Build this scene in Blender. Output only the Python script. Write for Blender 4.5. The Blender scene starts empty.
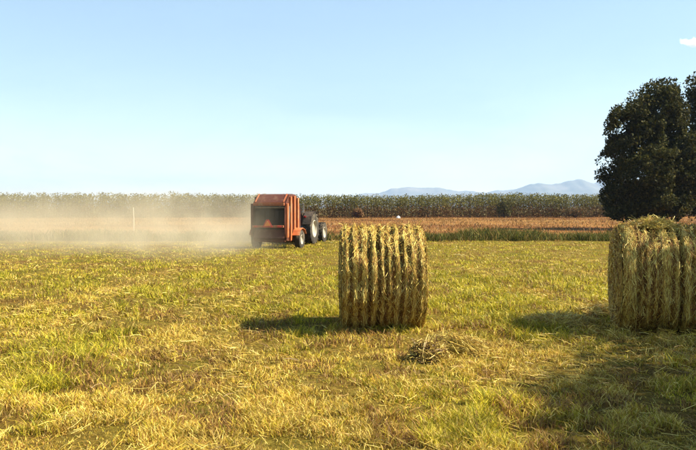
import bpy, math, random
import numpy as np

R = math.radians
rng = np.random.default_rng(7)
random.seed(7)
sc = bpy.context.scene
col = sc.collection

# ------------------------------------------------------------------ camera
CAM_H, F, HOR = 1.69, 746.0, 208.0          # eye height, focal length in photo pixels, horizon row
cd = bpy.data.cameras.new('camera')
cam = bpy.data.objects.new('camera', cd)
col.objects.link(cam)
cd.sensor_width = 36.0
cd.lens = 36.0 * F / 696.0
cd.clip_start, cd.clip_end = 0.1, 60000
cam.location = (0, 0, CAM_H)
cam.rotation_euler = (R(90) - math.atan((225 - HOR) / F), 0, 0)
sc.camera = cam

# ------------------------------------------------------------------ sky, sun, exposure
SUN_EL, SUN_AZ = 43.0, 93.0                # azimuth clockwise from +Y (the view direction)
w = bpy.data.worlds.new('World')
sc.world = w
w.use_nodes = True
nt = w.node_tree
sky = nt.nodes.new('ShaderNodeTexSky')
sky.sky_type = 'NISHITA'
sky.sun_disc = False
sky.sun_elevation = R(SUN_EL)
sky.sun_rotation = R(SUN_AZ)
sky.air_density, sky.dust_density, sky.ozone_density = 1.25, 0.0, 0.6
bg = nt.nodes['Background']
bg.inputs['Strength'].default_value = 0.058
# thin veils of high cloud all round the sky
tc = nt.nodes.new('ShaderNodeTexCoord'); mp = nt.nodes.new('ShaderNodeMapping')
mp.inputs['Scale'].default_value = (1.0, 1.0, 3.2)
cn = nt.nodes.new('ShaderNodeTexNoise')
cn.inputs['Scale'].default_value = 3.4; cn.inputs['Detail'].default_value = 7; cn.inputs['Roughness'].default_value = 0.6
cn.inputs['Distortion'].default_value = 0.6
mr_ = nt.nodes.new('ShaderNodeMapRange'); mr_.interpolation_type = 'SMOOTHSTEP'
for i_, v_ in enumerate((0.36, 0.74, 0.22, 0.50)): mr_.inputs[i_ + 1].default_value = v_
mx_ = nt.nodes.new('ShaderNodeMix'); mx_.data_type = 'RGBA'
mx_.inputs[7].default_value = (2.9, 4.3, 5.5, 1)
nt.links.new(tc.outputs['Generated'], mp.inputs[0]); nt.links.new(mp.outputs[0], cn.inputs['Vector'])
nt.links.new(cn.outputs['Fac'], mr_.inputs[0]); nt.links.new(mr_.outputs[0], mx_.inputs[0])
nt.links.new(sky.outputs[0], mx_.inputs[6])
nt.links.new(mx_.outputs[2], bg.inputs['Color'])

sl = bpy.data.lights.new('sun', 'SUN')
sl.energy, sl.angle, sl.color = 5.0, R(0.55), (1.0, 0.90, 0.70)
sun = bpy.data.objects.new('sun', sl)
col.objects.link(sun)
sun.location = (30, -8, 40)
from mathutils import Vector, Matrix, Euler
sdir = Vector((math.sin(R(SUN_AZ)) * math.cos(R(SUN_EL)), math.cos(R(SUN_AZ)) * math.cos(R(SUN_EL)), math.sin(R(SUN_EL))))
sun.rotation_euler = sdir.to_track_quat('Z', 'Y').to_euler()

vs = sc.view_settings
vs.view_transform, vs.look, vs.gamma, vs.exposure = 'Standard', 'None', 1.0, 1.65
vs.use_curve_mapping = False
sc.cycles.max_bounces = 8
sc.cycles.volume_bounces = 2
sc.cycles.transparent_max_bounces = 12
sc.cycles.use_denoising = True

# ------------------------------------------------------------------ helpers
def ground_at(px, py):
    d = CAM_H * F / (py - HOR)
    return (px - 348.0) / F * d, d

def xz_at(px, py, d):
    return (px - 348.0) / F * d, CAM_H - (py - HOR) / F * d

def _hash(ix, iy, seed):
    h = (ix.astype(np.int64) * 374761393 + iy.astype(np.int64) * 668265263 + seed * 1274126177) & 0x7fffffff
    h = ((h ^ (h >> 13)) * 1274126177) & 0x7fffffff
    h = h ^ (h >> 16)
    return (h & 0xffff) / 65535.0

def vnoise(x, y, seed=0):
    ix, iy = np.floor(x), np.floor(y)
    fx, fy = x - ix, y - iy
    fx, fy = fx * fx * (3 - 2 * fx), fy * fy * (3 - 2 * fy)
    ix, iy = ix.astype(np.int64), iy.astype(np.int64)
    a, b = _hash(ix, iy, seed), _hash(ix + 1, iy, seed)
    c, d = _hash(ix, iy + 1, seed), _hash(ix + 1, iy + 1, seed)
    return (a * (1 - fx) + b * fx) * (1 - fy) + (c * (1 - fx) + d * fx) * fy

def fbm(x, y, seed=0, oct=3):
    s, a, t = 0.0, 1.0, 0.0
    for k in range(oct):
        s = s + a * vnoise(x * 2 ** k, y * 2 ** k, seed + k * 17)
        t += a
        a *= 0.5
    return s / t

def sstep(a, b, x):
    t = np.clip((x - a) / (b - a), 0, 1)
    return t * t * (3 - 2 * t)

def tag(o, label=None, cat=None, group=None, kind=None):
    if label: o['label'] = label
    if cat: o['category'] = cat
    if group: o['group'] = group
    if kind: o['kind'] = kind
    return o

def empty(name, loc, rz=0.0):
    o = bpy.data.objects.new(name, None)
    col.objects.link(o)
    o.location = loc
    o.rotation_euler = (0, 0, rz)
    o.empty_display_size = 0.2
    return o

def link(name, me, m, parent=None, smooth=False):
    if m is not None and not me.materials:
        me.materials.append(m)
    o = bpy.data.objects.new(name, me)
    col.objects.link(o)
    if parent is not None:
        o.parent = parent
    if smooth:
        me.polygons.foreach_set('use_smooth', np.ones(len(me.polygons), dtype=bool))
    return o

def mesh_np(name, co, loops, sizes, color=None):
    """fast mesh from arrays: co (n,3), flat loop indices, polygon sizes, optional point colours (n,3)"""
    me = bpy.data.meshes.new(name)
    co = np.ascontiguousarray(co, dtype=np.float32)
    me.vertices.add(len(co))
    me.vertices.foreach_set('co', co.ravel())
    loops = np.ascontiguousarray(loops, dtype=np.int32).ravel()
    sizes = np.ascontiguousarray(sizes, dtype=np.int32)
    me.loops.add(len(loops))
    me.loops.foreach_set('vertex_index', loops)
    starts = np.concatenate(([0], np.cumsum(sizes)[:-1])).astype(np.int32)
    me.polygons.add(len(sizes))
    me.polygons.foreach_set('loop_start', starts)
    me.update(calc_edges=True)
    if color is not None:
        at = me.color_attributes.new('tint', 'FLOAT_COLOR', 'POINT')
        c4 = np.ones((len(co), 4), dtype=np.float32)
        c4[:, :3] = color
        at.data.foreach_set('color', c4.ravel())
    return me

def norm(v):
    return v / np.maximum(np.linalg.norm(v, axis=-1, keepdims=True), 1e-9)

def strips(name, pts, side, color):
    """pts (n,k,3) centre lines, side (n,k,3) half-width vectors -> ribbons"""
    n, k = pts.shape[:2]
    co = np.stack([pts - side, pts + side], axis=2).reshape(n, k * 2, 3)
    base = (np.arange(n) * (k * 2))[:, None, None]
    j = np.arange(k - 1) * 2
    q = np.stack([j, j + 1, j + 3, j + 2], axis=1)[None]
    loops = (base + q).reshape(-1)
    return mesh_np(name, co.reshape(-1, 3), loops, np.full(n * (k - 1), 4), np.repeat(color, k * 2, axis=0))

def leaf_quads(name, c, size, color, flat=0.0, aspect=0.55):
    """bent diamond leaves at c"""
    n = len(c)
    a = norm(rng.normal(size=(n, 3)))
    b = norm(np.cross(a, rng.normal(size=(n, 3))))
    nn = np.cross(a, b)
    s = size[:, None]
    co = np.stack([c - a * s, c + b * s * aspect + nn * s * 0.15, c + a * s, c - b * s * aspect + nn * s * 0.15], axis=1)
    return mesh_np(name, co.reshape(-1, 3), np.arange(n * 4), np.full(n, 4), np.repeat(color, 4, axis=0))

class MB:
    def __init__(s): s.v, s.f = [], []
    def add(s, vs, fs):
        o = len(s.v)
        s.v += [tuple(p) for p in vs]
        s.f += [tuple(i + o for i in f) for f in fs]
        return s
    def box(s, c, d, rot=(0, 0, 0)):
        M = Euler(rot).to_matrix()
        vs = [Vector(c) + M @ Vector((sx * d[0] / 2, sy * d[1] / 2, sz * d[2] / 2)) for sx in (-1, 1) for sy in (-1, 1) for sz in (-1, 1)]
        return s.add(vs, [(0, 1, 3, 2), (4, 6, 7, 5), (0, 4, 5, 1), (2, 3, 7, 6), (0, 2, 6, 4), (1, 5, 7, 3)])
    def prism(s, prof, x0, x1):
        n = len(prof)
        vs = [(x0, p[0], p[1]) for p in prof] + [(x1, p[0], p[1]) for p in prof]
        fs = [tuple(range(n)), tuple(range(2 * n - 1, n - 1, -1))]
        fs += [(i, n + i, n + (i + 1) % n, (i + 1) % n) for i in range(n)]
        return s.add(vs, fs)
    def band(s, prof, x0, x1, t):
        """open curved sheet of thickness t following prof (y,z)"""
        n = len(prof)
        P = [Vector((0, p[0], p[1])) for p in prof]
        N = []
        for i in range(n):
            d = (P[min(i + 1, n - 1)] - P[max(i - 1, 0)]).normalized()
            N.append(Vector((0, -d.z, d.y)))
        vs = []
        for x in (x0, x1):
            for i in range(n):
                vs.append((x, P[i].y, P[i].z)); q = P[i] + N[i] * t; vs.append((x, q.y, q.z))
        fs = []
        m = 2 * n
        for i in range(n - 1):
            a = 2 * i
            fs += [(a, a + 2, m + a + 2, m + a), (a + 1, m + a + 1, m + a + 3, a + 3),
                   (a, a + 1, a + 3, a + 2), (m + a, m + a + 2, m + a + 3, m + a + 1)]
        fs += [(0, m, m + 1, 1), (m - 2, m - 1, 2 * m - 1, 2 * m - 2)]
        return s.add(vs, fs)
    def tube(s, pts, rad, n=8, caps=True):
        pts = [Vector(p) for p in pts]
        rad = rad if isinstance(rad, (list, tuple)) else [rad] * len(pts)
        vs, fs = [], []
        for i, p in enumerate(pts):
            d = (pts[min(i + 1, len(pts) - 1)] - pts[max(i - 1, 0)]).normalized()
            u = d.cross(Vector((0.13, 0.31, 0.94)))
            if u.length < 1e-3: u = d.cross(Vector((1, 0, 0)))
            u.normalize(); v = d.cross(u)
            for k in range(n):
                a = 2 * math.pi * k / n
                vs.append(p + (u * math.cos(a) + v * math.sin(a)) * rad[i])
        for i in range(len(pts) - 1):
            for k in range(n):
                a, b = i * n + k, i * n + (k + 1) % n
                fs.append((a, b, b + n, a + n))
        if caps:
            fs.append(tuple(range(n - 1, -1, -1)))
            fs.append(tuple(range((len(pts) - 1) * n, len(pts) * n)))
        return s.add(vs, fs)
    def lathe_x(s, prof, c=(0, 0, 0), n=32):
        """revolve (x, r) profile about the x axis"""
        m = len(prof)
        vs, fs = [], []
        for k in range(n):
            a = 2 * math.pi * k / n
            for (x, r) in prof:
                vs.append((c[0] + x, c[1] + r * math.cos(a), c[2] + r * math.sin(a)))
        for k in range(n):
            for i in range(m - 1):
                a, b = k * m + i, ((k + 1) % n) * m + i
                fs.append((a, a + 1, b + 1, b))
        return s.add(vs, fs)
    def build(s, name, m, parent=None, smooth=False, bevel=0.0):
        me = bpy.data.meshes.new(name)
        me.from_pydata(s.v, [], s.f)
        import bmesh
        bm = bmesh.new(); bm.from_mesh(me)
        bmesh.ops.recalc_face_normals(bm, faces=bm.faces)
        bm.to_mesh(me); bm.free()
        o = link(name, me, m, parent)
        if smooth:
            me.polygons.foreach_set('use_smooth', np.ones(len(me.polygons), dtype=bool))
            me.set_sharp_from_angle(angle=R(40))
        if bevel:
            b = o.modifiers.new('bevel', 'BEVEL')
            b.width, b.segments, b.limit_method = bevel, 2, 'ANGLE'
        return o

# ------------------------------------------------------------------ materials
def new_mat(name, rough=0.8, spec=0.2):
    m = bpy.data.materials.new(name)
    m.use_nodes = True
    b = m.node_tree.nodes['Principled BSDF']
    b.inputs['Roughness'].default_value = rough
    b.inputs['Specular IOR Level'].default_value = spec
    return m, m.node_tree, b

def ramp(nt, fac, stops):
    r = nt.nodes.new('ShaderNodeValToRGB')
    e = r.color_ramp.elements
    while len(e) < len(stops): e.new(0.5)
    for i, (p, c) in enumerate(stops):
        e[i].position = p
        e[i].color = (*c, 1)
    nt.links.new(fac, r.inputs[0])
    return r.outputs[0]

def noise(nt, scale, detail=4, rough=0.55, coord='Object', stretch=None):
    tc = nt.nodes.new('ShaderNodeTexCoord')
    n = nt.nodes.new('ShaderNodeTexNoise')
    n.inputs['Scale'].default_value = scale
    n.inputs['Detail'].default_value = detail
    n.inputs['Roughness'].default_value = rough
    src = tc.outputs[coord]
    if stretch:
        mp = nt.nodes.new('ShaderNodeMapping')
        mp.inputs['Scale'].default_value = stretch
        nt.links.new(src, mp.inputs[0]); src = mp.outputs[0]
    nt.links.new(src, n.inputs['Vector'])
    return n.outputs['Fac']

def mix(nt, a, b, fac, blend='MIX'):
    m = nt.nodes.new('ShaderNodeMix')
    m.data_type = 'RGBA'; m.blend_type = blend
    if isinstance(fac, float): m.inputs[0].default_value = fac
    else: nt.links.new(fac, m.inputs[0])
    for s, i in ((a, 6), (b, 7)):
        if isinstance(s, tuple): m.inputs[i].default_value = (*s, 1)
        else: nt.links.new(s, m.inputs[i])
    return m.outputs[2]

def bump(nt, b, h, strength=0.5, dist=0.02):
    n = nt.nodes.new('ShaderNodeBump')
    n.inputs['Strength'].default_value = strength
    n.inputs['Distance'].default_value = dist
    nt.links.new(h, n.inputs['Height'])
    nt.links.new(n.outputs[0], b.inputs['Normal'])

def plant_mat(name, transl=0.3, rough=0.65, spec=0.25):
    """colour from each blade's or leaf's own tint, part of the light passes through"""
    m, nt, b = new_mat(name, rough, spec)
    at = nt.nodes.new('ShaderNodeAttribute'); at.attribute_name = 'tint'
    nt.links.new(at.outputs['Color'], b.inputs['Base Color'])
    if transl:
        t = nt.nodes.new('ShaderNodeBsdfTranslucent')
        nt.links.new(at.outputs['Color'], t.inputs['Color'])
        ms = nt.nodes.new('ShaderNodeMixShader'); ms.inputs[0].default_value = transl
        out = nt.nodes['Material Output']
        nt.links.new(b.outputs[0], ms.inputs[1]); nt.links.new(t.outputs[0], ms.inputs[2])
        nt.links.new(ms.outputs[0], out.inputs['Surface'])
    return m

def solid(name, c, rough=0.6, spec=0.3, metal=0.0, var=0.35, scale=6.0, wear=None):
    m, nt, b = new_mat(name, rough, spec)
    n = noise(nt, scale, 6, 0.65)
    dark = tuple(x * (1 - var) for x in c)
    c1 = ramp(nt, n, [(0.3, dark), (0.7, c)])
    if wear:
        n2 = noise(nt, scale * 0.7, 8, 0.75, stretch=(1, 1, 0.35))
        f = nt.nodes.new('ShaderNodeMapRange')
        f.inputs[1].default_value, f.inputs[2].default_value = 0.52, 0.68
        nt.links.new(n2, f.inputs[0])
        c1 = mix(nt, c1, wear, f.outputs[0])
    nt.links.new(c1, b.inputs['Base Color'])
    b.inputs['Metallic'].default_value = metal
    bump(nt, b, n, 0.15, 0.01)
    return m

M = {}
M['orange'] = solid('orange_paint', (0.46, 0.12, 0.035), 0.5, 0.4, var=0.3, wear=(0.42, 0.23, 0.11))
M['red'] = solid('dark_red_paint', (0.085, 0.022, 0.011), 0.6, 0.3, var=0.35, wear=(0.14, 0.07, 0.04))
M['rust'] = solid('dusty_red_paint', (0.30, 0.085, 0.03), 0.65, 0.25, var=0.3, wear=(0.30, 0.19, 0.10))
M['belt'] = solid('rubber_belt', (0.030, 0.026, 0.022), 0.75, 0.2, var=0.4)
M['tyre'] = solid('tyre_rubber', (0.05, 0.043, 0.034), 0.85, 0.15, var=0.4, wear=(0.20, 0.155, 0.10))
M['black_paint'] = solid('dusty_dark_paint', (0.055, 0.04, 0.03), 0.7, 0.2, wear=(0.16, 0.11, 0.07))
M['rim'] = solid('pale_rim_paint', (0.42, 0.38, 0.30), 0.5, 0.3, var=0.25, wear=(0.34, 0.26, 0.17))
M['steel'] = solid('bare_steel', (0.22, 0.20, 0.18), 0.5, 0.4, metal=0.5, wear=(0.20, 0.10, 0.05))
M['black'] = solid('black_vinyl', (0.03, 0.03, 0.03), 0.6, 0.3)
M['lamp'] = solid('red_lens', (0.45, 0.02, 0.015), 0.25, 0.5)
M['glass_lamp'] = solid('lamp_glass', (0.6, 0.6, 0.55), 0.2, 0.5)
M['triangle'] = solid('orange_reflector', (0.75, 0.22, 0.03), 0.5, 0.3)
M['wood'] = solid('weathered_post', (0.55, 0.48, 0.36), 0.85, 0.1, var=0.3, scale=12)
M['sack'] = solid('white_sack', (0.78, 0.77, 0.72), 0.6, 0.2, var=0.15)
M['bark'] = solid('bark', (0.075, 0.055, 0.038), 0.9, 0.1, var=0.5, scale=8)
M['grass'] = plant_mat('grass_blades', 0.32, 0.6, 0.25)
M['straw'] = plant_mat('straw', 0.22, 0.5, 0.35)
M['leaf'] = plant_mat('leaf', 0.25, 0.7, 0.08)
M['bale_straw'] = plant_mat('bale_straw', 0.06, 0.6, 0.2)

# hay-field soil: thatch and earth between the blades
m, nt_, b = new_mat('field_thatch', 0.95, 0.05)
n1 = noise(nt_, 0.55, 5, 0.6); n2 = noise(nt_, 14.0, 6, 0.7)
c = ramp(nt_, n1, [(0.34, (0.10, 0.088, 0.012)), (0.5, (0.15, 0.115, 0.022)), (0.66, (0.12, 0.070, 0.018))])
c = mix(nt_, c, ramp(nt_, n2, [(0.3, (0.35, 0.3, 0.22)), (0.7, (1.35, 1.3, 1.1))]), 1.0, 'MULTIPLY')
nt_.links.new(c, b.inputs['Base Color']); bump(nt_, b, n2, 0.9, 0.05)
M['thatch'] = m
# dry tan field beyond the weeds
m, nt_, b = new_mat('dry_field', 0.95, 0.05)
n1 = noise(nt_, 0.05, 5, 0.6, stretch=(0.35, 1.6, 1)); n2 = noise(nt_, 2.5, 6, 0.7, stretch=(0.5, 1, 1))
c = ramp(nt_, n1, [(0.34, (0.09, 0.034, 0.012)), (0.47, (0.18, 0.080, 0.024)), (0.6, (0.24, 0.135, 0.042)), (0.72, (0.16, 0.09, 0.025))])
c = mix(nt_, c, ramp(nt_, n2, [(0.3, (0.6, 0.55, 0.5)), (0.7, (1.25, 1.2, 1.15))]), 1.0, 'MULTIPLY')
nt_.links.new(c, b.inputs['Base Color']); bump(nt_, b, n2, 0.7, 0.15)
M['dry'] = m
# open country far away
m, nt_, b = new_mat('far_country', 0.95, 0.05)
n1 = noise(nt_, 0.004, 6, 0.6)
c = ramp(nt_, n1, [(0.35, (0.09, 0.10, 0.035)), (0.55, (0.20, 0.17, 0.07)), (0.7, (0.26, 0.19, 0.09))])
nt_.links.new(c, b.inputs['Base Color'])
M['country'] = m
m, nt_, b = new_mat('mountain_slopes', 0.95, 0.05)
n1 = noise(nt_, 0.003, 8, 0.65)
c = ramp(nt_, n1, [(0.35, (0.06, 0.065, 0.035)), (0.55, (0.13, 0.115, 0.08)), (0.72, (0.22, 0.19, 0.15))])
nt_.links.new(c, b.inputs['Base Color'])
M['mountain'] = m
# bale core: packed hay, streaked round the roll
m, nt_, b = new_mat('packed_hay', 0.85, 0.15)
n1 = noise(nt_, 9.0, 6, 0.7, stretch=(5, 1, 1)); n2 = noise(nt_, 2.2, 4, 0.6)
c = ramp(nt_, n1, [(0.3, (0.040, 0.016, 0.005)), (0.52, (0.10, 0.044, 0.011)), (0.72, (0.22, 0.115, 0.028))])  # core colour kept dark to stand in for shade in the grooves
c = mix(nt_, c, ramp(nt_, n2, [(0.3, (0.7, 0.62, 0.5)), (0.7, (1.15, 1.1, 1.0))]), 1.0, 'MULTIPLY')
nt_.links.new(c, b.inputs['Base Color']); bump(nt_, b, n1, 1.0, 0.03)
M['hay'] = m

# ------------------------------------------------------------------ ground
def field_z(x, y):
    big = (fbm(x * 0.22, y * 0.22, 3, 2) - 0.5) * 0.10
    small = (fbm(x * 1.6, y * 1.6, 11, 3) - 0.5) * 0.07
    fade = sstep(46, 36, y)
    return 0.03 + (big + small) * fade * sstep(-14, -8, y)

def grid_sheet(name, xs, ys, zf, m):
    X, Y = np.meshgrid(xs, ys)
    Z = zf(X, Y)
    co = np.stack([X, Y, Z], -1).reshape(-1, 3)
    nx, ny = len(xs), len(ys)
    i = (np.arange(ny - 1)[:, None] * nx + np.arange(nx - 1)[None]).ravel()
    loops = np.stack([i, i + 1, i + nx + 1, i + nx], 1)
    return link(name, mesh_np(name, co, loops, np.full(len(i), 4)), m, smooth=True)

def spaced(segs):
    out = []
    for a, b, s in segs:
        out.append(np.arange(a, b - 1e-6, s))
    out.append([segs[-1][1]])
    return np.concatenate(out)

far = np.array([-14000, -6000, -2000, -600, -200, -60, 0, 60, 200, 600, 2000, 6000, 14000.0])
tag(grid_sheet('ground', far, far, lambda x, y: np.full_like(x, -0.12), M['country']), kind='structure')
tag(grid_sheet('hay_field', spaced([(-60, -14, 1.0), (-14, -6, 0.25), (-6, 7, 0.08), (7, 16, 0.25), (16, 60, 1.0)]),
               spaced([(-16, 3, 0.8), (3, 14, 0.09), (14, 38, 0.25)]), field_z, M['thatch']), kind='structure')
def dry_z(x, y):
    return 0.0 + (fbm(x * 0.08, y * 0.08, 31, 3) - 0.5) * 0.25 * sstep(38, 50, y)
tag(grid_sheet('dry_field', np.linspace(-160, 160, 160), np.linspace(37.6, 175, 90), dry_z, M['dry']), kind='structure')

# ------------------------------------------------------------------ mountains
def mountain(name, prof, dist, depth, seed):
    """prof: (photo column, ridge row) -> a range with spurs; base on the plain"""
    px = np.array([p[0] for p in prof], float); py = np.array([p[1] for p in prof], float)
    u = np.linspace(px[0], px[-1], 260)
    top = np.interp(u, px, py)
    X = (u - 348) / F * dist
    H = CAM_H + (HOR - top) / F * dist
    H = H + (fbm(X * 0.006, X * 0 + seed, seed, 4) - 0.5) * 60 * sstep(20, 110, H)
    v = np.linspace(-1, 1, 60)
    XX, VV = np.meshgrid(X, v)
    HH = np.repeat(H[None], len(v), 0)
    YY = dist + VV * depth + (fbm(XX * 0.002, VV * 0, seed + 5, 3) - 0.5) * depth * 0.4 * (1 - abs(VV))
    spur = fbm(XX * 0.0035, VV * 2.0, seed + 9, 4)
    Z = HH * np.clip(1 - np.abs(VV) ** (0.75 + 0.9 * spur), 0, 1) * (1 - 0.25 * np.abs(VV) * spur) - 4
    co = np.stack([XX, YY, Z], -1).reshape(-1, 3)
    nx = len(X)
    i = (np.arange(len(v) - 1)[:, None] * nx + np.arange(nx - 1)[None]).ravel()
    me = mesh_np(name, co, np.stack([i, i + 1, i + nx + 1, i + nx], 1), np.full(len(i), 4))
    tag(link(name, me, M['mountain'], smooth=True), kind='structure')
mountain('mountain', [(470, 207), (500, 192), (515, 188), (530, 183), (541, 182), (552, 183), (566, 178), (577, 177.5), (590, 181), (610, 179),
                      (640, 184), (680, 180), (720, 188), (800, 190), (900, 207)], 7400, 900, 3)
mountain('mountain', [(330, 207), (362, 193), (378, 191.5), (392, 189), (404, 187.5), (418, 187.6), (436, 189), (455, 190), (480, 190.5), (505, 190), (530, 190), (580, 196), (620, 207)], 8200, 700, 8)
mountain('mountain', [(-500, 207), (-300, 201), (-100, 202), (100, 200), (260, 203), (330, 207)], 8000, 600, 14)

# ------------------------------------------------------------------ grass, stubble and cut hay on the near field
def blade_field(name, n, dmin, dmax, hmin, hmax, seed, lie=0.0, amax=33):
    rg = np.random.default_rng(seed)
    # more blades near the viewer's stretch of the field, thinning with distance
    t = rg.random(n)
    p = -0.25
    d = (dmin ** p + t * (dmax ** p - dmin ** p)) ** (1 / p)
    a = np.radians(rg.uniform(-amax, amax, n))
    x, y = d * np.sin(a), d * np.cos(a)
    # clumps
    cl = rg.normal(size=(n, 2)) * 0.02
    x, y = x + cl[:, 0], y + cl[:, 1]
    green = fbm(x * 0.85 + 3, y * 0.55, 21, 4)
    bare = fbm(x * 3.0, y * 1.9 + 9, 41, 4)
    # mown lanes run towards the baler; the middle of the field is greener, the corner by the trees drier
    lane = np.sin((x * 0.998 + y * 0.064) * 2 * np.pi / 2.7 + 1.2 * fbm(x * .3, y * .2, 91, 2))
    green = green + 0.055 * lane + 0.13 * sstep(7.5, 12, y) - 0.03 - 0.13 * sstep(0.8, 2.6, x) * sstep(10.0, 7.5, y)
    tuft = 0.62 * fbm(x * 2.3, y * 2.3, 51, 2) + 0.38 * vnoise(x * 8.5, y * 8.5, 53)
    return rg, x, y, d, green, bare, tuft

STRAW = np.array([[0.54, 0.38, 0.060], [0.70, 0.55, 0.15], [0.44, 0.30, 0.040], [0.34, 0.19, 0.036]])
GREEN = np.array([[0.31, 0.275, 0.014], [0.44, 0.37, 0.022], [0.17, 0.175, 0.012], [0.50, 0.40, 0.034]])
BROWN = np.array([[0.2213, 0.1192, 0.02894], [0.1447, 0.0681, 0.01873], [0.3235, 0.1958, 0.05107]])

def tint(rg, n, green, bare, straw_bias=0.0):
    gsel = rg.random(n) < sstep(0.36, 0.64, green - straw_bias) * 0.72 + 0.18 - straw_bias
    c = STRAW[rg.integers(0, 4, n)]
    c = np.where(gsel[:, None], GREEN[rg.integers(0, 4, n)], c)
    br = rg.random(n) < 0.06 + sstep(0.50, 0.64, bare) * 0.62
    c = np.where(br[:, None], BROWN[rg.integers(0, 3, n)], c)
    return c * rg.uniform(0.75, 1.2, (n, 1))

def grass_blades(n, seed):
    rg, x, y, d, green, bare, tuft = blade_field('grass', n, 3.6, 38, 0, 0, seed)
    keep = rg.random(n) < (0.18 + 0.82 * sstep(0.34, 0.56, tuft)) * (1 - 0.6 * sstep(0.52, 0.68, bare))
    x, y, d, green, bare, tuft = (q[keep] for q in (x, y, d, green, bare, tuft))
    n = len(x)
    z = field_z(x, y) - 0.01
    h = rg.uniform(0.05, 0.125, n) * (0.42 + 0.95 * sstep(0.34, 0.68, tuft)) * (0.8 + 0.45 * sstep(0.4, 0.65, green)) * (1 - 0.35 * sstep(11, 26, d))
    wd = rg.uniform(0.0023, 0.0048, n) * (np.maximum(d, 4) / 5.0) ** 0.52
    az = rg.uniform(0, 2 * np.pi, n) + (fbm(x * 0.8, y * 0.8, 61, 2) - 0.5) * 3
    lean = np.abs(rg.normal(0.38, 0.30, n)).clip(0, 1.35)
    dr = np.stack([np.cos(az) * np.sin(lean), np.sin(az) * np.sin(lean), np.cos(lean)], 1)
    p0 = np.stack([x, y, z], 1)
    p1 = p0 + dr * (h * 0.55)[:, None]
    d2 = norm(dr + np.stack([np.cos(az) * 0.5, np.sin(az) * 0.5, -0.35 * np.ones(n)], 1))
    p2 = p1 + d2 * (h * 0.5)[:, None]
    fa = rg.uniform(0, 2 * np.pi, n)
    sd = np.stack([np.cos(fa), np.sin(fa), np.zeros(n)], 1) * wd[:, None]
    co = np.stack([p0 - sd, p0 + sd, p1 - sd * 0.8, p1 + sd * 0.8, p2], 1)
    b0 = np.arange(n)[:, None] * 5
    q = (b0 + np.array([0, 1, 3, 2])[None]); t = (b0 + np.array([2, 3, 4])[None])
    loops = np.concatenate([q, t], 1).ravel()
    sizes = np.tile([4, 3], n)
    c = tint(rg, n, green, bare) * (0.62 + 0.76 * (0.6 * vnoise(x * 5.5, y * 4.0, 57) + 0.4 * vnoise(x * 1.7, y * 0.8, 58)))[:, None]
    return mesh_np('grass', co.reshape(-1, 3), loops, sizes, np.repeat(c, 5, 0))

tag(link('grass', grass_blades(630000, 101), M['grass']), 'short yellow and green stubble grass covering the near field', 'grass', kind='stuff')

def cut_hay(n, seed):
    rg, x, y, d, green, bare, tuft = blade_field('hay', n, 3.6, 38, 0, 0, seed)
    wind = fbm(x * 0.7, y * 0.7 + 40, 71, 3) - 0.05 * np.sin((x * 0.998 + y * 0.064) * 2 * np.pi / 2.7)
    keep = rg.random(n) < 0.25 + 0.75 * sstep(0.42, 0.6, wind)
    x, y, d, green, bare, wind = (q[keep] for q in (x, y, d, green, bare, wind))
    n = len(x)
    L = rg.uniform(0.05, 0.18, n)
    az = rg.normal(0, 0.7, n) + fbm(x * 0.5, y * 0.5, 81, 2) * 6
    tl = rg.normal(0.12, 0.22, n)
    dr = np.stack([np.cos(az) * np.cos(tl), np.sin(az) * np.cos(tl), np.sin(tl)], 1)
    lift = rg.uniform(0.015, 0.075, n) + 0.03 * sstep(0.5, 0.7, wind)
    c0 = np.stack([x, y, field_z(x, y) + lift], 1)
    sag = np.array([0, 0, 1.0])[None] * (rg.uniform(-0.008, 0.012, n) )[:, None]
    pts = np.stack([c0 - dr * (L / 2)[:, None], c0 + sag, c0 + dr * (L / 2)[:, None]], 1)
    wd = rg.uniform(0.0009, 0.0016, n) * (np.maximum(d, 4) / 5.0) ** 0.75
    sv = norm(np.cross(dr, rg.normal(size=(n, 3)))) * wd[:, None]
    side = np.repeat(sv[:, None], 3, 1)
    c = tint(rg, n, green, bare * 0.9, 0.14)
    return strips('cut_hay', pts, side, c)
tag(link('cut_hay', cut_hay(42000, 202), M['straw']), 'loose cut hay stems strewn over the stubble', 'hay', kind='stuff')

# weeds at the far edge of the hay field
def weeds(seed, n, x0, x1, y0, y1, hmin, hmax, cols, wd0):
    rg = np.random.default_rng(seed)
    x = rg.uniform(x0, x1, n); y = rg.uniform(y0, y1, n)
    keep = rg.random(n) < 0.25 + 0.75 * sstep(0.35, 0.55, fbm(x * 0.5, y * 0.4, seed, 3))
    x, y = x[keep], y[keep]; n = len(x)
    h = rg.uniform(hmin, hmax, n) * (0.55 + 0.8 * fbm(x * 0.6, y * 0.3, seed + 3, 2))
    az = rg.uniform(0, 6.283, n); ln = np.abs(rg.normal(0.25, 0.2, n))
    dr = np.stack([np.cos(az) * np.sin(ln), np.sin(az) * np.sin(ln), np.cos(ln)], 1)
    p0 = np.stack([x, y, np.full(n, -0.02)], 1)
    pts = np.stack([p0, p0 + dr * (h * .55)[:, None], p0 + (dr * 0.9 + np.stack([np.cos(az), np.sin(az), 0 * az], 1) * 0.25) * h[:, None]], 1)
    fa = rg.uniform(0, 6.283, n)
    s = np.stack([np.cos(fa), np.sin(fa), np.zeros(n)], 1) * (wd0 * rg.uniform(.6, 1.4, n))[:, None]
    side = np.stack([s * 0.7, s, s * 0.25], 1)
    c = np.array(cols)[rg.integers(0, len(cols), n)] * rg.uniform(0.7, 1.25, (n, 1))
    return strips('weeds', pts, side, c)
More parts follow.
